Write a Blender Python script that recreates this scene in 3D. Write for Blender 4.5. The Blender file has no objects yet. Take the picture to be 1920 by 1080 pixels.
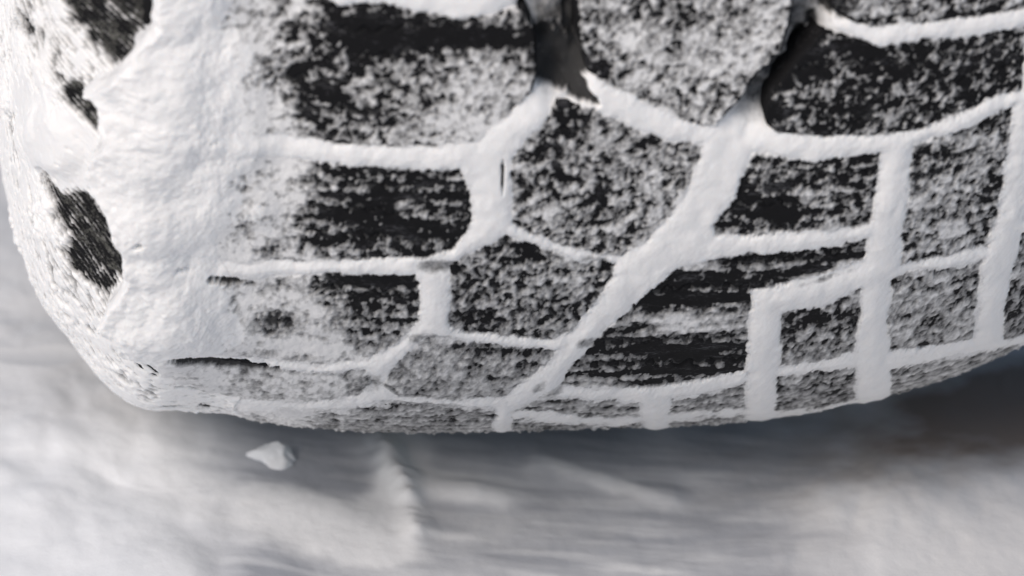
import bpy, math
import numpy as np
from mathutils import Matrix, Vector
R_ = math.radians
scene = bpy.context.scene
COL = scene.collection

# ------------------------------------------------------------------ camera
K = 5000.0                    # trace units (photo pixels) per metre at the tyre axis
PITCH, YAW = R_(25), R_(8)
DIST = 2.2
RAD = 0.32                    # outer radius at the crown
AXIS = Vector((0.0, 0.0, RAD + 0.001))
c_right = Vector((1, 0, 0))
c_fwd = Vector((0, math.cos(PITCH), -math.sin(PITCH)))
c_up = Vector((0, math.sin(PITCH), math.cos(PITCH)))
CAM = AXIS + c_right * ((960 - 1230) / K) - c_up * (RAD - 263 / K) - c_fwd * DIST
cam_d = bpy.data.cameras.new("camera")
cam = bpy.data.objects.new("camera", cam_d)
COL.objects.link(cam)
cam.matrix_world = Matrix((c_right, c_up, -c_fwd)).transposed().to_4x4()
cam.location = CAM
cam_d.sensor_width = 36
cam_d.lens = 36 * DIST / (1920 / K)
cam_d.clip_end = 500
cam_d.clip_start = 0.05
cam_d.dof.use_dof = True
cam_d.dof.focus_distance = DIST - 0.11
cam_d.dof.aperture_fstop = 10.5
scene.camera = cam

# ------------------------------------------------------------------ light
SUN_EL, SUN_AZ = R_(38), R_(-34)      # azimuth from the viewer's back towards the left
w = bpy.data.worlds.new("World"); scene.world = w; w.use_nodes = True
nt = w.node_tree
bg = nt.nodes["Background"]
sky = nt.nodes.new("ShaderNodeTexSky"); sky.sky_type = 'NISHITA'; sky.sun_disc = False
sky.sun_elevation = SUN_EL
sdir = Vector((math.sin(SUN_AZ) * math.cos(SUN_EL), -math.cos(SUN_AZ) * math.cos(SUN_EL), math.sin(SUN_EL)))
sky.sun_rotation = math.atan2(sdir.x, sdir.y)
sky.air_density = 1.0; sky.dust_density = 1.0; sky.ozone_density = 1.0
hs = nt.nodes.new("ShaderNodeHueSaturation"); hs.inputs['Saturation'].default_value = .9   # thin cloud pales the sky
nt.links.new(sky.outputs[0], hs.inputs['Color']); nt.links.new(hs.outputs[0], bg.inputs[0]); bg.inputs[1].default_value = 0.055
sl = bpy.data.lights.new("sun", 'SUN'); sl.energy = 1.5; sl.angle = R_(30); sl.color = (1.0, 0.895, 0.80)
so = bpy.data.objects.new("sun", sl); COL.objects.link(so)
so.rotation_euler = sdir.to_track_quat('Z', 'Y').to_euler()
vs = scene.view_settings
vs.view_transform = 'Standard'; vs.look = 'None'; vs.gamma = 1; vs.use_curve_mapping = False
vs.exposure = 0.70

# ------------------------------------------------------------------ numeric helpers
def smooth(e0, e1, x):
    t = np.clip((x - e0) / (e1 - e0), 0, 1)
    return t * t * (3 - 2 * t)

def _hash(ix, iy, seed):
    h = (ix.astype(np.uint32) * np.uint32(374761393) + iy.astype(np.uint32) * np.uint32(668265263)
         + np.uint32(seed * 2246822519 & 0xffffffff))
    h = (h ^ (h >> np.uint32(13))) * np.uint32(1274126177)
    h = (h ^ (h >> np.uint32(15))) * np.uint32(2246822519)
    h ^= h >> np.uint32(16)
    return h.astype(np.float64) / 4294967295.0

def vnoise(x, y, seed=0):
    """value noise, roughly -1..1"""
    fx, fy = np.floor(x), np.floor(y)
    ix, iy = fx.astype(np.int64), fy.astype(np.int64)
    u, v = x - fx, y - fy
    u = u * u * u * (u * (u * 6 - 15) + 10); v = v * v * v * (v * (v * 6 - 15) + 10)
    a, b = _hash(ix, iy, seed), _hash(ix + 1, iy, seed)
    c, d = _hash(ix, iy + 1, seed), _hash(ix + 1, iy + 1, seed)
    return ((a * (1 - u) + b * u) * (1 - v) + (c * (1 - u) + d * u) * v) * 2 - 1

def rot(x, y, deg):
    c, s = math.cos(R_(deg)), math.sin(R_(deg))
    return x * c + y * s, -x * s + y * c

def fbm(x, y, scale, octaves=3, seed=0, gain=0.5, sx=1.0, ang=27):
    t = 0; a = 1.0; n = 0
    for o in range(octaves):
        X, Y = rot(x, y, ang * (o + 1) if sx == 1.0 else 0)
        t = t + a * vnoise(X / (scale * sx), Y / scale, seed + o * 17)
        n += a * a; a *= gain; scale *= 0.5
    return t / math.sqrt(n)

def puffs(x, y, size, seed=0, k=5.0):
    """soft heaps of random size side by side, about 0..1"""
    X, Y = x / size, y / size
    ix, iy = np.floor(X).astype(np.int64), np.floor(Y).astype(np.int64)
    t = np.full(X.shape, .2)
    for dy in (-1, 0, 1):
        for dx in (-1, 0, 1):
            jx, jy = ix + dx, iy + dy
            cx = jx + _hash(jx, jy, seed); cy = jy + _hash(jx, jy, seed + 1)
            r = .55 + .6 * _hash(jx, jy, seed + 2)
            t += np.exp(k * (r - ((X - cx) ** 2 + (Y - cy) ** 2) / r ** 2))
    return np.clip(np.log(t) / k, -.35, 1.4)

def sdf_poly(px, py, poly):
    """signed distance, positive inside"""
    P = np.array(poly, float)
    d2 = np.full(px.shape, 1e18); inside = np.zeros(px.shape, bool)
    n = len(P)
    for i in range(n):
        a, b = P[i], P[(i + 1) % n]
        ex, ey = b - a
        wx, wy = px - a[0], py - a[1]
        t = np.clip((wx * ex + wy * ey) / (ex * ex + ey * ey + 1e-9), 0, 1)
        dx, dy = wx - ex * t, wy - ey * t
        d2 = np.minimum(d2, dx * dx + dy * dy)
        c = ((a[1] <= py) & (b[1] > py)) | ((b[1] <= py) & (a[1] > py))
        if abs(ey) > 1e-9:
            inside ^= c & (px < a[0] + (py - a[1]) / ey * ex)
    return np.where(inside, 1, -1) * np.sqrt(d2)

def dist_line(px, py, line):
    P = np.array(line, float); d2 = np.full(px.shape, 1e18)
    for a, b in zip(P[:-1], P[1:]):
        ex, ey = b - a
        wx, wy = px - a[0], py - a[1]
        t = np.clip((wx * ex + wy * ey) / (ex * ex + ey * ey + 1e-9), 0, 1)
        d2 = np.minimum(d2, (wx - ex * t) ** 2 + (wy - ey * t) ** 2)
    return np.sqrt(d2)

def blob(px, py, cx, cy, rx, ry, deg=0):
    X, Y = rot(px - cx, py - cy, deg)
    return np.exp(-((X / rx) ** 2 + (Y / ry) ** 2))

# ------------------------------------------------------------------ tyre surface
# cross-section of the tyre: sideways position and how far the surface stands from the axis, from the side view
SEC = [(175, -560), (60, -420), (-20, -150), (-48, 60), (-45, 200), (-34, 330), (-20, 427), (-2, 500), (22, 582), (66, 645), (106, 706), (147, 753), (198, 783),
       (273, 786), (352, 800), (460, 826), (600, 846), (760, 857), (900, 862), (1050, 867), (1230, 872), (1399, 864), (1527, 845), (1645, 821), (1740, 792), (1835, 754),
       (1912, 718), (1985, 675), (2050, 615), (2100, 545), (2130, 440), (2140, 300), (2130, 60), (2080, -200), (2000, -420), (1900, -560)]
OUT = 5.0
_s = np.array(SEC, float)
sx_ = (_s[:, 0] - 1230) / K / math.cos(YAW)
sr_ = RAD + (_s[:, 1] - 876 - OUT) / K
def catmull(P, n=24):
    P = np.vstack([2 * P[0] - P[1], P, 2 * P[-1] - P[-2]]); out = []
    for i in range(1, len(P) - 2):
        t = np.linspace(0, 1, n, endpoint=False)[:, None]
        a, b, c, d = P[i - 1], P[i], P[i + 1], P[i + 2]
        out.append(0.5 * ((2 * b) + (-a + c) * t + (2 * a - 5 * b + 4 * c - d) * t ** 2 + (-a + 3 * b - 3 * c + d) * t ** 3))
    out.append(P[-2][None]); return np.vstack(out)
CUR = catmull(np.stack([sx_, sr_], 1))
for _ in range(30):
    CUR[1:-1] = CUR[1:-1] * .5 + (CUR[:-2] + CUR[2:]) * .25
ARC = np.concatenate([[0], np.cumsum(np.hypot(*np.diff(CUR, axis=0).T))])
def section(a):
    X = np.interp(a, ARC, CUR[:, 0]); Rr = np.interp(a, ARC, CUR[:, 1]); e = 0.002
    dx = np.interp(a + e, ARC, CUR[:, 0]) - np.interp(a - e, ARC, CUR[:, 0])
    dr = np.interp(a + e, ARC, CUR[:, 1]) - np.interp(a - e, ARC, CUR[:, 1])
    L = np.hypot(dx, dr); return X, Rr, -dr / L, dx / L       # outward normal (nx, nr)
cy_, sy_ = math.cos(YAW), math.sin(YAW)
def surf(a, phi, h=0.0):
    """tyre-local point; phi is the angle round the axis, h the height above the tread face"""
    X, Rr, nx, nr = section(a)
    X = X + nx * h; Rr = Rr + nr * h; th = phi + PITCH
    return X, -Rr * np.sin(th), -Rr * np.cos(th)
def to_world(x, y, z):
    return x * cy_ - y * sy_ + AXIS.x, x * sy_ + y * cy_ + AXIS.y, z + AXIS.z
def to_photo(x, y, z):
    dx, dy, dz = x - CAM.x, y - CAM.y, z - CAM.z
    d = dy * c_fwd.y + dz * c_fwd.z; u = dy * c_up.y + dz * c_up.z
    f = K * DIST
    return 960 + dx / d * f, 540 - u / d * f
_P = np.linspace(-1, 2.5, 700)
_W = np.cumsum(np.maximum(np.sin(np.clip(_P, 0, 1.5)), .38)) * (_P[1] - _P[0])
def around(ph):
    """distance round the tyre for the grain of the snow, drawn out where it was smeared while rolling"""
    return np.interp(ph, _P, _W) * RAD * K
def grid_coords(A, PH):
    a, ph = np.meshgrid(A, PH)
    px, py = to_photo(*to_world(*surf(a, ph)))
    return a, ph, px, py

# ------------------------------------------------------------------ tread plan: (outline, cover, streak)
BLOCKS = [
 ([(250,-250),(1000,-250),(985,-120),(970,-40),(880,-22),(780,-30),(640,-45),(420,-90),(240,-120)], .3, .3),
 ([(200,-85),(420,-50),(600,-15),(640,6),(720,2),(780,20),(870,32),(985,15),(1003,60),(1008,130),(1000,172),(950,218),(892,266),(760,280),(640,272),(500,246),(400,228),(200,180)], .05, .25),
 ([(190,240),(420,275),(620,303),(700,310),(862,316),(880,345),(888,400),(882,432),(845,470),(800,486),(700,487),(600,490),(480,490),(300,465),(190,430)], -.1, .5),
 ([(200,470),(340,492),(420,512),(480,516),(600,508),(778,512),(789,530),(788,600),(765,628),(720,660),(690,672),(600,684),(480,668),(330,640),(200,590)], .15, .4),
 ([(220,640),(335,655),(430,668),(530,686),(600,696),(686,688),(696,700),(696,722),(670,742),(560,755),(400,740),(260,698)], .12, .5),
 ([(300,742),(480,768),(690,760),(720,772),(700,840),(300,840)], .5, .6),
 ([(1086,-250),(1500,-250),(1495,-40),(1482,40),(1468,95),(1420,140),(1392,185),(1342,238),(1300,232),(1215,198),(1148,162),(1100,135),(1082,60)], .4, 0),
 ([(1045,192),(1100,197),(1190,236),(1260,262),(1316,264),(1318,290),(1298,345),(1262,400),(1210,452),(1165,482),(1140,482),(1070,466),(1005,442),(960,420),(957,300),(985,262),(1030,215)], .12, .1),
 ([(950,441),(1030,466),(1090,488),(1155,490),(1150,515),(1122,565),(1075,622),(1040,640),(960,632),(846,622),(840,600),(842,500),(870,476),(905,460)], .0, .3),
 ([(800,628),(860,630),(960,645),(1050,650),(1035,672),(1000,702),(950,742),(850,752),(740,742),(716,722),(730,690),(760,655)], .55, .5),
 ([(690,762),(740,752),(850,760),(930,764),(920,850),(690,850)], .4, .6),
 ([(1560,-250),(1960,-250),(1960,10),(1850,30),(1740,42),(1650,50),(1600,45),(1560,20)], .25, .2),
 ([(1500,105),(1540,62),(1600,66),(1650,84),(1720,72),(1800,70),(1925,44),(1918,168),(1860,186),(1800,214),(1720,245),(1640,255),(1540,257),(1458,253),(1437,236),(1432,212),(1452,165)], -.3, .2),
 ([(1410,286),(1460,290),(1530,302),(1565,294),(1652,285),(1645,350),(1632,424),(1540,434),(1430,440),(1338,442),(1336,420),(1382,358)], -.12, .6),
 ([(1285,492),(1340,482),(1400,470),(1500,470),(1600,448),(1628,440),(1622,490),(1580,502),(1500,524),(1410,546),(1403,620),(1402,698),(1300,716),(1190,728),(1100,728),(1048,722),(1066,690),(1112,640),(1152,600),(1200,556),(1245,515)], -.2, 1.1),
 ([(1462,577),(1520,577),(1560,566),(1614,534),(1612,600),(1607,662),(1530,678),(1458,690)], .08, .25),
 ([(1454,702),(1530,692),(1606,682),(1606,748),(1530,768),(1452,772)], .25, .3),
 ([(1256,745),(1330,735),(1398,714),(1400,764),(1330,772),(1252,778)], .4, .5),
 ([(1456,784),(1530,778),(1640,758),(1640,840),(1456,850)], .4, .5),
 ([(1010,742),(1100,745),(1200,747),(1204,780),(1150,786),(1000,770),(960,772)], .35, 1.0),
 ([(960,782),(1100,792),(1206,790),(1215,850),(950,850)], .3, .8),
 ([(1252,786),(1400,772),(1402,850),(1250,850)], .4, .8),
 ([(1712,266),(1780,250),(1812,236),(1900,194),(1897,240),(1872,400),(1850,462),(1760,480),(1684,500),(1690,420),(1705,320)], .1, .45),
 ([(1672,524),(1700,506),(1760,500),(1800,496),(1844,480),(1836,560),(1826,636),(1760,648),(1665,658),(1662,600)], .25, .5),
 ([(1668,690),(1760,668),(1960,632),(1965,700),(1800,740),(1668,800)], .5, .8),
 ([(1962,190),(2150,130),(2150,400),(1915,412),(1935,300)], .1, .4),
 ([(1913,432),(2140,415),(2120,560),(1990,610),(1878,640),(1884,560)], .3, .4),
 ([(1940,655),(2110,590),(2080,760),(1900,760)], .4, .4),
]
# places where the frost is rubbed off (dark) or lies thick (white): x, y, rx, ry, angle, amount
DARK = [(800,62,190,24,4,2.2),(700,60,70,50,0,1.2),(560,130,50,16,-20,1.6),(620,170,60,26,15,1.1),(690,215,60,18,10,.9),(610,250,26,14,0,1.0),(720,100,110,28,8,.9),
        (760,340,130,14,0,1.0),(790,365,100,10,0,.9),(700,400,110,18,3,.9),(620,370,50,16,0,.7),(600,450,120,16,-6,1.8),(750,430,80,12,0,.8),(505,470,40,14,10,1.0),
        (345,493,20,7,10,4.5),(415,512,40,6,8,4.5),(620,528,160,16,-3,1.7),(520,602,52,24,5,2.6),(620,560,110,18,0,.8),(740,540,50,20,0,.7),
        (440,672,110,9,9,4.6),(345,658,24,6,8,4),(270,716,16,4,35,2.5),(1070,230,40,40,0,.5),(1240,270,80,24,10,.5),(1010,300,40,28,20,.5),(1090,340,80,14,5,.4),
        (960,470,60,26,25,.9),(890,520,50,24,0,.5),(1060,560,80,26,10,.3),(900,590,60,14,0,.5),(930,655,140,9,2,.7),
        (1460,400,90,26,6,1.1),(1530,330,90,20,0,.3),(1440,375,60,16,0,.4),(1440,488,190,13,-6,1.1),(1440,520,150,15,-12,1.2),(1300,528,80,13,-8,1.1),
        (1300,562,130,13,0,2.2),(1260,650,160,16,2,1.6),(1250,690,150,22,0,.9),(1300,610,110,10,0,-.7),(1560,210,130,30,-4,.4),(1720,140,80,30,-5,.8),(1450,215,26,30,0,1.3),(1500,110,26,50,28,1.2),(1630,140,60,40,0,.3),
        (1600,90,70,22,0,.7),(1840,130,90,22,-14,.4),(1860,20,80,14,-6,1.2),(1540,590,80,20,0,.3),(1760,300,80,20,-12,.35),(1260,40,140,16,6,.5),(1240,140,60,24,12,.5),(1370,190,50,30,-40,.5),(1120,140,36,22,30,1.0),(1280,185,60,16,22,.5),
        (283,431,9,8,20,4.8),(360,195,30,22,0,.7),(380,290,60,30,30,.4),(365,450,16,8,0,.8),(700,758,200,7,3,.4)]
WHITE = [(900,150,90,60,10,.9),(860,240,110,30,0,.9),(1400,90,110,40,-20,.7),(1180,70,60,40,0,.3),(1020,400,90,22,8,.5),(1130,440,70,26,5,.5),(1700,160,28,18,0,.9),
         (1290,470,60,14,-6,1.4),(1310,495,50,9,-6,.8),(1520,440,130,10,-4,1.2),(1330,590,90,18,0,1.0),(1260,600,60,20,0,.6),(600,650,90,12,8,1.4),(700,650,60,20,0,.6),(520,690,140,12,10,1.0),
         (560,380,50,24,0,.8),(650,470,80,6,0,.5),(1590,500,70,9,-12,1.6),(1420,150,40,40,-45,.6),(1120,725,50,14,0,.9),(600,240,60,20,0,.4),(1760,420,100,30,0,.2)]
# the ragged rim of the thick snow on the shoulder, seen from the side wall
RIM = [(300,-250),(292,-20),(284,40),(262,62),(258,96),(222,122),(172,160),(206,196),(214,246),(194,268),(188,330),(218,392),(240,452),(242,505),(218,540),(205,600),(250,665),(330,712),(450,742)]
LIP = [(172,160),(190,210),(200,262),(188,330)]
PATCHES = [   # bare rubber on the side wall
 ([(118,-260),(300,-260),(290,40),(264,66),(260,98),(225,120),(178,76),(150,42),(118,0)], 1.75),
 ([(112,140),(160,160),(190,196),(208,200),(216,246),(198,264),(166,226),(114,192)], 2.0),
 ([(64,312),(92,318),(120,355),(168,356),(216,420),(242,470),(240,512),(220,532),(188,552),(150,520),(108,466),(140,466),(112,420),(92,370)], 1.75),
 ([(30,-20),(62,0),(70,60),(20,60)], .9),([(14,210),(30,215),(38,300),(26,300)], 1.2),([(45,20),(110,60),(130,140),(90,150),(50,80)], .7)]
# stretches of groove where the snow lies thin and grey
GAPS = [(818,496,52,15,0,1.1),(800,630,60,13,0,1.1),(722,662,26,8,-40,.4),(702,716,24,24,0,.9),(1040,733,70,12,-35,.8),(800,757,130,9,2,1.0),(1010,455,90,12,18,.5),(1120,486,44,10,5,.8),
        (1320,732,90,6,-8,.6),(1230,782,80,7,0,.5),(1106,640,26,12,0,1.3),(1008,722,30,12,-40,.8),(600,764,200,7,2,.5),(1700,664,60,5,-4,.5),(1330,455,60,12,-4,.35),(1540,520,80,7,-16,.8)]
# dark gaps where no snow has stuck between the blocks
HOLES = [(1030,108,36,54,15),(1050,152,52,24,30),(1085,120,20,30,0),(1072,40,11,44,-8),(1508,105,20,58,24),(1580,12,34,26,0),(978,40,9,34,0),(927,779,7,4,0),(942,330,3,32,0),(1098,182,26,10,20)]
def fields(a, ph, px, py):
    """rubber height, snow height and region of the tyre at each grid point (metres above the tread face)"""
    U = a * K; V = around(ph)                    # surface coordinates
    e1 = fbm(U, V, 26, 3, 5) * 2.6
    e2 = fbm(U, V, 9, 3, 55, .9) * 3.0
    sd = np.full(px.shape, -60.0); cover = np.zeros(px.shape); streak = np.zeros(px.shape)
    for poly, c, s in BLOCKS:
        P = np.array(poly); x0, y0 = P.min(0) - 45; x1, y1 = P.max(0) + 45
        m = (px > x0) & (px < x1) & (py > y0) & (py < y1)
        if not m.any(): continue
        d = sdf_poly(px[m], py[m], poly)
        better = d > sd[m]
        idx = np.nonzero(m); k = tuple(i[better] for i in idx)
        sd[k] = d[better]; cover[k] = c; streak[k] = s
    sdn = sd + e1 * 1.3 + e2
    rub = rubber_height(sd, U, V)
    # --- frost on the blocks
    g = 1.2 * fbm(U, V, 12, 3, 101, .75)                 # grains
    g2 = fbm(U, V, 7, 2, 131, .8, sx=2.0)
    st = 1.2 * fbm(U, V, 14, 3, 151, .75, sx=4.5)         # long streaks along the sipes
    rows = np.sin(V / 21 * 2 * math.pi + 2.0 * fbm(U, V, 120, 2, 171, sx=2))
    big = fbm(U, V, 85, 2, 191)
    t = .38 * fbm(U, V, 6, 2, 181) + (1 - np.clip(streak, 0, 1) * .35) * g * .95 + .42 * g2 + streak * .75 * st + streak * .42 * rows + .46 * big
    bias = cover * .8 + .34
    bias = bias + 1.5 * (1 - .25 * smooth(610, 670, py)) * smooth(620, 470, px + 60 * fbm(px, py, 90, 2, 211) - .12 * (py - 300)) + 2.0 * smooth(430, 260, px + 50 * fbm(px, py, 70, 2, 212))
    bias = bias + .55 * smooth(640, 500, px) * fbm(px, py, 46, 3, 213)
    for cx, cyy, rx, ry, d, am in DARK: bias -= (am if am > 2.1 else am * .8) * blob(px, py, cx, cyy, rx, ry, d)
    for cx, cyy, rx, ry, d, am in WHITE: bias += am * blob(px, py, cx, cyy, rx, ry, d)
    bias += .25 * smooth(5, 0, sdn) * (sd > 0)
    low = smooth(420, 700, py)
    t = t * (1 - .30 * low) + .25 * low * fbm(U, V, 7, 2, 195)
    th = bias + t
    frost = np.where(th > 0, .00045 * np.minimum(th, 1.2) + .00016 * np.tanh(th * 3), .0009 * th) + fbm(U, V, 8, 2, 541) * .00014 + .0010 * smooth(.25, .05, ph) * np.maximum(fbm(U, V, 15, 3, 551, .8), 0)
    # --- snow packed in the grooves
    deep = 1.1 * blob(px, py, 1030, 10, 70, 120) + .9 * blob(px, py, 1045, 125, 42, 60) + .6 * blob(px, py, 1062, 60, 30, 90) + .55 * blob(px, py, 1450, 130, 60, 130, 28) + 1.1 * blob(px, py, 1500, 20, 70, 130, 25) + .8 * blob(px, py, 1435, 150, 46, 70, 30) + .25 * blob(px, py, 1395, 215, 40, 40) \
         + .15 * blob(px, py, 705, 722, 26, 24) + .15 * blob(px, py, 830, 500, 36, 12)
    lump = fbm(U, V, 60, 3, 231) * .0005 + fbm(U, V, 12, 3, 251, .7) * .00008 + .0003 * puffs(U, V, 26, 256)
    dome = .0013 * (1 - np.exp(np.minimum(sdn - 3, 0) / 14))
    hole = 0
    for cx, cyy, rx, ry, d in HOLES: hole = hole + blob(px, py, cx, cyy, rx, ry, d)
    hole = smooth(.25, .60, hole * (1 + .45 * fbm(U, V, 17, 3, 281, .8)))
    dp = np.clip(deep, 0, 1.1)
    pack = .0002 + dome + lump - .0085 * dp * (1 + .25 * fbm(U, V, 30, 2, 271)) - .0035 * hole
    k = smooth(-1.5, 5.5, sdn)
    snow = pack * (1 - k) + frost * k
    for cx, cyy, rx, ry, d, am in GAPS: snow -= .0004 * am * blob(px, py, cx, cyy, rx, ry, d) * (1 - k)
    # --- the thick coat on the shoulder
    drim = sdf_poly(px, py, RIM + [(450, 1200), (2600, 1200), (2600, -250)]) + fbm(U, V, 34, 3, 291) * 7 + fbm(U, V, 10, 2, 311) * 2.5
    coat_amt = smooth(560, 300, px + 50 * fbm(px, py, 110, 2, 331)) * smooth(-6, 26, drim)
    coat_amt = coat_amt * (1 - .85 * smooth(600, 700, py))
    wx, wy = U + 7 * fbm(U, V, 45, 2, 352), (V + 7 * fbm(U, V, 45, 2, 353)) * .85
    coat = .0026 + .0044 * puffs(wx, wy, 120, 361, 8) + .0016 * puffs(wx, wy, 46, 366, 8) + .0006 * puffs(wx, wy, 18, 371, 7) + fbm(U, V, 9, 3, 391, .9) * .00030
    coat = coat + .0030 * np.exp(-np.abs(drim - 24) / 30)
    coat = coat - .0020 * (np.exp(-(dist_line(px, py, [(200,215),(400,240),(620,285)]) / 14) ** 2) * .3 + .9 * np.exp(-(dist_line(px, py, [(240,455),(360,484),(480,500)]) / 16) ** 2) + .8 * np.exp(-(dist_line(px, py, [(230,610),(330,648),(500,672)]) / 12) ** 2))
    snow = snow + coat * coat_amt * np.clip(th * .4 + .95, 0, 1)
    # --- side wall: rubber ribs, thin crust, bare patches
    side = smooth(4, -8, drim)
    ribs = np.sin((V + .25 * U) / 13 * 2 * math.pi + 1.2 * fbm(U, V, 90, 2, 411))
    wall = .0004 + .0022 * smooth(.1, .9, fbm(U, V, 120, 2, 431)) + fbm(U, V, 13, 3, 451, .7) * .00016 + .00014 * fbm(U, V, 26, 2, 461)
    lobe = blob(px, py, 102, 262, 52, 78, -28)
    wall = wall + .0034 * smooth(.25, .8, lobe)
    inp = np.zeros(px.shape)
    tw = .7 * fbm(U, V, 17, 3, 471, .7, sx=1.8) + .4 * fbm(U, V, 14, 2, 481) + 1.2
    for poly, am in PATCHES:
        P = np.array(poly); m = (px > P[:, 0].min() - 40) & (px < P[:, 0].max() + 40) & (py > P[:, 1].min() - 40) & (py < P[:, 1].max() + 40)
        if m.any():
            ins = smooth(-10, 14, sdf_poly(px[m], py[m], poly) + 6 * fbm(px[m], py[m], 20, 3, 491))
            tw[m] -= (am + .15) * ins; inp[m] = np.maximum(inp[m], ins)
    tw += (.25 + .75 * inp) * ribs - .1
    tw += 2.6 * lobe * (1 - .8 * inp)
    rubw = -.0008 + .00045 * ribs
    wallh = np.where(tw > 0, rubw * (1 - smooth(.4, 1.2, tw)) + .0005 * np.minimum(tw, 1) + wall * smooth(.3, 2.6, tw), rubw + .0012 * tw)
    back = smooth(1985, 2040, px)                  # far shoulder and side wall
    snow = snow * (1 - side) + wallh * side
    rub = rub * (1 - side) + rubw * side
    thk_shade = np.where(side > .5, tw * .9, th + .15 * fbm(U, V, 7, 2, 521))
    gap = 0
    for cx, cyy, rx, ry, d, am in GAPS: gap = gap + am * blob(px, py, cx, cyy, rx, ry, d)
    gap = np.clip(gap * 1.25, 0, 1.4) * (1 - k)
    thk_shade = thk_shade * k + np.maximum(3 - gap * (2.0 - .6 * g), .55 + .3 * g) * (1 - k) * np.clip(1 - dp * .84 + .10 * fbm(U, V, 16, 3, 531) * (dp > .1), 0, 1)  # deep grooves get a darker snow colour, standing in for their shade
    thk_shade = thk_shade * (1 - np.clip(1.5 * hole, 0, 1) * (1 - k * .6)) - .55 * hole + .5 * hole * np.clip(fbm(U, V, 9, 3, 285), 0, 1)
    thk_shade = np.where(side > .5, tw * 1.1 + .7 * smooth(.3, 1.2, tw), thk_shade + 2 * smooth(.3, .9, coat_amt))
    region = np.where(side > .5, 3, np.where(coat_amt > .35, 2, np.where(sdn < 0, 1, 0)))
    return rub, snow, region, thk_shade

def rubber_height(sd, U, V):
    r = -.0135 + .0135 * smooth(-8, 1.5, sd) - .0003 * smooth(6, 0, sd)
    r = r + fbm(U, V, 18, 3, 501) * .00007
    sipe = np.abs(((V + 5 * np.sin(U / 34 * 2 * math.pi) + 9 * vnoise(U / 160, V / 160, 7)) / 44) % 1 - .5) * 44
    return r - .0010 * smooth(3.2, 1.0, sipe) * smooth(4, 10, sd)

# ------------------------------------------------------------------ mesh builders
def grid_mesh(name, XYZ, mask=None, mat=None, normals=None, parent=None, thick=None):
    """one mesh object out of a grid of points, keeping only the faces in mask"""
    X, Y, Z = XYZ; r, c = X.shape
    i = np.arange(r * c).reshape(r, c)
    q = np.stack([i[:-1, :-1], i[:-1, 1:], i[1:, 1:], i[1:, :-1]], -1)
    q = q.reshape(-1, 4) if mask is None else q[mask]
    used, inv = np.unique(q, return_inverse=True); q = inv.reshape(-1, 4)
    co = np.stack([X.ravel(), Y.ravel(), Z.ravel()], 1)[used]
    me = bpy.data.meshes.new(name)
    me.vertices.add(len(co)); me.vertices.foreach_set('co', co.astype(np.float32).ravel())
    n = len(q); me.loops.add(4 * n); me.polygons.add(n)
    me.loops.foreach_set('vertex_index', q.astype(np.int32).ravel())
    me.polygons.foreach_set('loop_start', np.arange(0, 4 * n, 4, dtype=np.int32))
    me.polygons.foreach_set('use_smooth', np.ones(n, bool))
    me.update(calc_edges=True)
    if normals is not None:
        N = np.stack([v.ravel() for v in normals], 1)[used]
        me.normals_split_custom_set_from_vertices(N.astype(np.float32))
    if thick is not None:                          # snow depth, a thin dusting showing black rubber, plus shade painted into deep grooves
        me.attributes.new('thickness_shade', 'FLOAT', 'POINT').data.foreach_set('value', np.clip(thick.ravel()[used], -.6, 4).astype(np.float32))
    if mat: me.materials.append(mat)
    o = bpy.data.objects.new(name, me); COL.objects.link(o)
    if parent: o.parent = parent
    return o
def grid_normals(X, Y, Z):
    def g(A): return np.gradient(A, axis=1), np.gradient(A, axis=0)
    (xu, xv), (yu, yv), (zu, zv) = g(X), g(Y), g(Z)
    nx, ny, nz = yu * zv - zu * yv, zu * xv - xu * zv, xu * yv - yu * xv
    L = np.sqrt(nx ** 2 + ny ** 2 + nz ** 2) + 1e-20
    return nx / L, ny / L, nz / L
def tag(o, label=None, cat=None, kind=None, group=None):
    if label: o['label'] = label
    if cat: o['category'] = cat
    if kind: o['kind'] = kind
    if group: o['group'] = group
    return o

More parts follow.
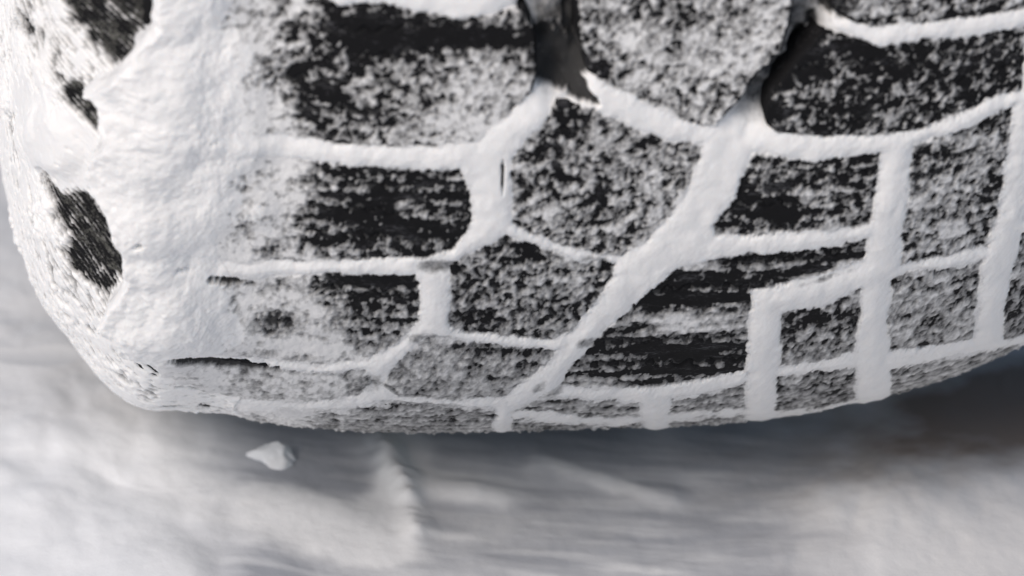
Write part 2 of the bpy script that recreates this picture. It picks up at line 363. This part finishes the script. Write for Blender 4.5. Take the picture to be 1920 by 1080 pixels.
# ------------------------------------------------------------------ materials
def new_mat(name):
    m = bpy.data.materials.new(name); m.use_nodes = True
    return m, m.node_tree.nodes, m.node_tree.links, m.node_tree.nodes["Principled BSDF"]
def noise(N, L, scale, detail=4, rough=.6, vec=None):
    n = N.new("ShaderNodeTexNoise"); n.inputs['Scale'].default_value = scale
    n.inputs['Detail'].default_value = detail; n.inputs['Roughness'].default_value = rough
    if vec: L.new(vec, n.inputs['Vector'])
    return n
def ramp(N, L, src, stops):
    r = N.new("ShaderNodeValToRGB"); cr = r.color_ramp
    while len(cr.elements) < len(stops): cr.elements.new(.5)
    for e, (p, c) in zip(cr.elements, stops): e.position = p; e.color = (*c, 1)
    L.new(src, r.inputs[0]); return r
def snow_mat(name, c0, c1, bump=.25, scale=900, sss=0):
    m, N, L, B = new_mat(name)
    tc = N.new("ShaderNodeTexCoord")
    n = noise(N, L, 60, 5, .6, tc.outputs['Object'])
    r = ramp(N, L, n.outputs[0], [(.3, c0), (.7, c1)])
    at = N.new("ShaderNodeAttribute"); at.attribute_name = "thickness_shade"
    g = noise(N, L, 1500, 2, .7, tc.outputs['Object'])
    ad = N.new("ShaderNodeMath"); ad.operation = 'MULTIPLY_ADD'; ad.inputs[1].default_value = 1.0
    L.new(g.outputs[0], ad.inputs[0]); L.new(at.outputs['Fac'], ad.inputs[2])
    mr = N.new("ShaderNodeMapRange"); mr.inputs['From Min'].default_value = .42; mr.inputs['From Max'].default_value = 2.35
    mr.inputs['To Min'].default_value = .03; mr.inputs['To Max'].default_value = 1.0
    L.new(ad.outputs[0], mr.inputs['Value'])
    mx = N.new("ShaderNodeMix"); mx.data_type = 'RGBA'; L.new(mr.outputs[0], mx.inputs[0])
    mx.inputs[6].default_value = (.02, .02, .021, 1); L.new(r.outputs[0], mx.inputs[7])
    L.new(mx.outputs[2], B.inputs['Base Color'])
    B.inputs['Roughness'].default_value = .85
    B.inputs['Specular IOR Level'].default_value = .25
    if sss:
        B.subsurface_method = 'RANDOM_WALK' if hasattr(B, 'subsurface_method') else None
        B.inputs['Subsurface Weight'].default_value = sss; B.inputs['Subsurface Radius'].default_value = (1, .92, .86)
        B.inputs['Subsurface Scale'].default_value = .0013
    f = noise(N, L, scale, 3, .7, tc.outputs['Object'])
    b = N.new("ShaderNodeBump"); b.inputs['Strength'].default_value = bump; b.inputs['Distance'].default_value = .0006
    L.new(f.outputs[0], b.inputs['Height']); L.new(b.outputs[0], B.inputs['Normal'])
    return m
M_SNOW = snow_mat("packed snow", (.82, .82, .82), (.88, .875, .87), .18, 1000, .9)
M_FROST = snow_mat("frost crust", (.70, .70, .705), (.84, .835, .83), .4, 1400)
M_GROUND = None
def rubber_mat(name, speck, lo, hi):
    m, N, L, B = new_mat(name)
    tc = N.new("ShaderNodeTexCoord")
    mp = N.new("ShaderNodeMapping"); mp.inputs['Scale'].default_value = (.45, 1, 1); L.new(tc.outputs['Object'], mp.inputs[0])
    n = noise(N, L, 1100, 3, .75, mp.outputs[0]); n2 = noise(N, L, 160, 4, .6, mp.outputs[0])
    mx = N.new("ShaderNodeMath"); mx.operation = 'MULTIPLY_ADD'; mx.inputs[1].default_value = .5; L.new(n2.outputs[0], mx.inputs[0])
    ml = N.new("ShaderNodeMath"); ml.operation = 'MULTIPLY'; ml.inputs[1].default_value = .5; L.new(n.outputs[0], ml.inputs[0]); L.new(ml.outputs[0], mx.inputs[2])
    r = ramp(N, L, mx.outputs[0], [(lo, (.007, .007, .008)), (hi, speck)]); L.new(r.outputs[0], B.inputs['Base Color'])
    B.inputs['Roughness'].default_value = .8; B.inputs['Specular IOR Level'].default_value = .15
    b = N.new("ShaderNodeBump"); b.inputs['Strength'].default_value = .4; b.inputs['Distance'].default_value = .0004
    L.new(n.outputs[0], b.inputs['Height']); L.new(b.outputs[0], B.inputs['Normal'])
    return m
M_RUB = rubber_mat("frosted tread rubber", (.13, .13, .14), .54, .78)
M_WALL = rubber_mat("side wall rubber", (.20, .20, .18), .50, .72)

# ------------------------------------------------------------------ ground
def build_ground():
    global M_GROUND
    m, N, L, B = new_mat("trodden snow"); M_GROUND = m
    tc = N.new("ShaderNodeTexCoord")
    n = noise(N, L, 9, 5, .6, tc.outputs['Object'])
    r = ramp(N, L, n.outputs[0], [(.3, (.79, .81, .835)), (.7, (.86, .87, .885))])
    at = N.new("ShaderNodeAttribute"); at.attribute_name = "shade_tint"  # brown painted for the shade under the tyre, plus the mound's beige tint
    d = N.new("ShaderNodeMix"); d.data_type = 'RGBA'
    at2 = N.new("ShaderNodeAttribute"); at2.attribute_name = "track_shade"
    ic = N.new("ShaderNodeMix"); ic.data_type = 'RGBA'; L.new(at2.outputs['Fac'], ic.inputs[0])
    L.new(r.outputs[0], ic.inputs[6]); ic.inputs[7].default_value = (.38, .40, .44, 1)  # packed track grey, darkened to carry shade in its colour
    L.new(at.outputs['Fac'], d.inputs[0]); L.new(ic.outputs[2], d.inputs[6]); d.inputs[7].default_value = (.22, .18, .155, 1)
    L.new(d.outputs[2], B.inputs['Base Color']); B.inputs['Roughness'].default_value = .8
    B.inputs['Specular IOR Level'].default_value = .2
    f = noise(N, L, 260, 4, .6, tc.outputs['Object'])
    b = N.new("ShaderNodeBump"); b.inputs['Strength'].default_value = .25; b.inputs['Distance'].default_value = .001
    L.new(f.outputs[0], b.inputs['Height']); L.new(b.outputs[0], B.inputs['Normal'])
    def axis(lo, hi, step, far):
        c = list(np.arange(lo, hi, step)); s = step; x = c[-1]; up = []
        while x < far: s *= 1.18; x += s; up.append(x)
        s = step; x = c[0]; dn = []
        while x > -far: s *= 1.18; x -= s; dn.append(x)
        return np.array(dn[::-1] + c + up)
    X, Y = np.meshgrid(axis(-.30, .20, .0010, 120), axis(-.26, .12, .0011, 120))
    px, py = to_photo(X, Y, np.zeros_like(X))
    U, V = X * K, Y * K
    far = np.hypot(X, Y)
    near = smooth(1.2, .4, far)
    Z = .0016 * fbm(U, V, 380, 3, 601, .35) + .0001 * fbm(U, V, 60, 3, 611)
    # heaped snow at the left, the ridge, the swept-in mound at the right
    Z += near * (.009 * blob(px, py, 40, 890, 210, 210) * (.45 + .55 * puffs(U + 35 * fbm(U, V, 150, 2, 622, .4), V * .5 + 30 * fbm(U, V, 160, 2, 623, .4), 150, 621, 3) + .10 * fbm(U, V * .6, 70, 2, 624))
        + .006 * blob(px, py, 330, 1080, 260, 100) * (.6 + .6 * puffs(U, V * .5, 90, 625)) + .0018 * smooth(620, 300, px) * puffs(U + 25 * fbm(U, V, 120, 2, 632, .4), V * .5 + 20 * fbm(U, V, 120, 2, 633, .4), 100, 627, 3) + .0004 * fbm(U, V * .6, 60, 3, 628)
        + .0042 * np.exp(-(dist_line(px, py, [(715,835),(738,870),(762,910),(785,985)]) / 27) ** 2) * (.8 + .5 * fbm(U, V, 70, 3, 631)) + .0025 * blob(px, py, 600, 960, 150, 44, 12)
        + .0022 * blob(px, py, 880, 912, 90, 22, 8) + .0016 * np.exp(-(dist_line(px, py, [(1010,855),(1090,885),(1180,915),(1260,925)]) / 22) ** 2)
        + .006 * blob(px, py, 1640, 990, 260, 110, -14) * (.7 + .6 * puffs(U, V * .5, 140, 641) + .2 * puffs(U, V * .5, 50, 642)) + .004 * blob(px, py, 1900, 930, 180, 80))
    # pressed lines of the wheel track
    tr = smooth(640, 820, px) * smooth(1650, 1350, px) * smooth(1120, 900, py)
    Z += near * tr * .00003 * np.sin((py - .10 * (px - 800) - .00006 * (px - 1000) ** 2) / 21 * 2 * math.pi + 1.5 * fbm(px, py, 150, 2, 651))
    Z = np.minimum(Z, .004 + .02 * smooth(0, .08, np.abs(Y + .01)))   # pressed flat where the tyre stands
    Z = Z - .002
    shade_tint = smooth(.12, 1.0, blob(px, py, 1980, 740, 560, 130, -14) + .13 * fbm(U, V, 90, 4, 661)) * near * .93  # shade under the tyre at right, put into the ground colour
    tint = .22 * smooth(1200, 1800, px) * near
    track_shade = smooth(300, 520, px + 60 * fbm(U, V, 200, 3, 671)) * smooth(1640, 1400, px + 90 * fbm(U, V, 200, 3, 681)) * near  # packed wheel track, its colour darkened to stand in for the tyre's shade
    track_shade = track_shade * (1 - 1.0 * smooth(.1, .6, blob(px, py, 750, 900, 48, 110, 14) + blob(px, py, 600, 985, 190, 60, 14) + .8 * blob(px, py, 880, 915, 80, 22, 8) + .7 * blob(px, py, 1130, 895, 120, 18, 20) + .12 * fbm(U, V, 70, 3, 691)))
    track_shade = np.clip(track_shade * (.80 + .32 * fbm(U, V, 200, 3, 701) + .26 * fbm(px * .95 + .1 * py, py - .10 * px, 15, 3, 711, sx=12)), 0, 1)
    o = grid_mesh('snow_ground', (X, Y, Z), None, m)
    at_ = o.data.attributes.new('shade_tint', 'FLOAT', 'POINT')
    at_.data.foreach_set('value', np.clip(shade_tint + tint, 0, 1).astype(np.float32).ravel())
    o.data.attributes.new('track_shade', 'FLOAT', 'POINT').data.foreach_set('value', track_shade.astype(np.float32).ravel())
    tag(o, kind='structure'); o['label'] = 'trodden snow on the ground in front of and under the tyre'
    return o
build_ground()

def ground_at(px, py):
    """the place on the ground seen at a photo point"""
    d = (c_fwd * (K * DIST) + c_right * (px - 960) + c_up * (540 - py)).normalized()
    return CAM + d * (-CAM.z / d.z)
M_CLUMP = M_GROUND
def snow_clump(px, py, size, squash, turn, seed, label):
    import bmesh
    bm = bmesh.new(); bmesh.ops.create_icosphere(bm, subdivisions=4, radius=1)
    V = np.array([v.co for v in bm.verts])
    n = fbm(V[:, 0] * 10 + seed * 31, V[:, 1] * 10 + V[:, 2] * 7, 6, 4, 800 + seed, .55) * .24
    peak = np.clip(V[:, 2], 0, 1) ** 1.5
    for v, k, p in zip(bm.verts, n, peak):
        v.co *= 1 + k
        v.co.x *= squash[0] * (1 - .45 * p); v.co.y *= squash[1] * (1 - .45 * p); v.co.z *= squash[2]
        v.co *= size
    me = bpy.data.meshes.new('snow_clump'); bm.to_mesh(me); bm.free()
    for f in me.polygons: f.use_smooth = True
    me.materials.append(M_CLUMP)
    o = bpy.data.objects.new('snow_clump', me); COL.objects.link(o)
    p = ground_at(px, py); o.location = (p.x, p.y, -size * squash[2] * .3); o.rotation_euler = (.1, .15, turn)
    return tag(o, label, 'snow clump')
snow_clump(518, 856, .0095, (1.0, 1.0, .75), .5, 1, 'pointed lump of snow lying just below the bottom edge of the tyre')

# ------------------------------------------------------------------ tyre
tyre = bpy.data.objects.new('tyre', None); COL.objects.link(tyre)
tyre.location = AXIS; tyre.rotation_euler = (0, 0, YAW)
tag(tyre, 'black winter tyre with its tread and side wall caked in snow', 'tyre')

# arc position of a photo column on the tread side of the widest point
i_left = int(np.argmin(CUR[:, 0])); i_right = int(np.argmax(CUR[:, 0]))
def arc_at(xp):
    return float(np.interp((xp - 1230) / K / cy_, CUR[i_left:i_right, 0], ARC[i_left:i_right]))
A_L, A_R = arc_at(150), arc_at(1985)
def phis(lo, hi, step, floor=.30):
    p = [lo]
    while p[-1] < hi: p.append(p[-1] + step / (RAD * K * max(abs(math.sin(p[-1])), floor)))
    return np.array(p)

# casing: the body of the tyre all the way round, under the blocks and behind the packed snow
A = np.linspace(0, ARC[-1], 150); PH = np.linspace(0, 2 * math.pi, 241)
a, ph = np.meshgrid(A, PH)
depth = -.0135 * smooth(A_L - .01, A_L + .01, a) * smooth(A_R + .012, A_R - .004, a) - .0022
grid_mesh('casing', surf(a, ph, depth), None, M_WALL, None, tyre)

# side wall facing the viewer, with its fine ribs
A = np.arange(ARC[i_left] - .03, A_L + .03, .0006); PH = phis(-.3, 1.25, 3)
a, ph, px, py = grid_coords(A, PH)
rub, snow, region, thk_shade = fields(a, ph, px, py)
grid_mesh('sidewall', surf(a, ph, np.where(region == 3, rub, np.minimum(rub, -.002))), None, M_WALL, None, tyre)

# tread blocks
A = np.arange(A_L, A_R + .03, 3.0 / K); PH = phis(-.22, 1.25, 3.0)
a, ph, px, py = grid_coords(A, PH)
U, V = a * K, around(ph)
BX = surf(a, ph, 0)
for poly, c, s in BLOCKS:
    P = np.array(poly); x0, y0 = P.min(0) - 20; x1, y1 = P.max(0) + 20
    m = (px > x0) & (px < x1) & (py > y0) & (py < y1)
    rr = np.nonzero(m.any(1))[0]; cc = np.nonzero(m.any(0))[0]
    if len(rr) < 4 or len(cc) < 4: continue
    sl_ = (slice(rr[0], rr[-1] + 1), slice(cc[0], cc[-1] + 1))
    d = sdf_poly(px[sl_], py[sl_], poly)
    # the part of the surface behind the silhouette carries its own far blocks
    h = rubber_height(d, U[sl_], V[sl_])
    keep = (d > -9) & ((ph[sl_] > -.02) | (P[:, 1].max() > 790))
    f = keep[:-1, :-1] & keep[1:, 1:] & keep[1:, :-1] & keep[:-1, 1:]
    if f.sum() < 6: continue
    grid_mesh('tread_block', surf(a[sl_], ph[sl_], h), f, M_RUB, None, tyre)

# snow and frost on the tyre, one height field cut into its kinds
A = np.concatenate([np.arange(ARC[i_left] - .03, A_L, .00042), np.arange(A_L, A_R, 2.25 / K), np.arange(A_R, A_R + .12, .0015)])
PH = phis(-.28, 1.25, 2.2)
a, ph, px, py = grid_coords(A, PH)
rub, snow, region, thk_shade = fields(a, ph, px, py)
P3 = surf(a, ph, snow)
NR = grid_normals(*P3)
NR = tuple(-v for v in NR) if (NR[1][len(PH) // 2, len(A) // 2] > 0) else NR
vis = snow > rub - .00035
fv = vis[:-1, :-1] | vis[1:, 1:] | vis[1:, :-1] | vis[:-1, 1:]
rg = region[:-1, :-1]
def snow_part(name, k, mat, label, cat):
    o = grid_mesh(name, P3, fv & (rg == k), mat, NR, None, thk_shade)
    o.location = AXIS; o.rotation_euler = (0, 0, YAW)
    return tag(o, label, cat, 'stuff')
snow_part('frost', 0, M_FROST, 'speckled frost crusted on the faces of the black tread blocks', 'frost')
snow_part('packed_snow', 1, M_SNOW, 'smooth white snow packed into the tread grooves between the blocks', 'snow')
snow_part('shoulder_snow', 2, M_SNOW, 'thick white snow coat caked over the tyre shoulder at the left', 'snow')
snow_part('sidewall_snow', 3, M_SNOW, 'rough snow crust stuck to the side wall at the left edge', 'snow')
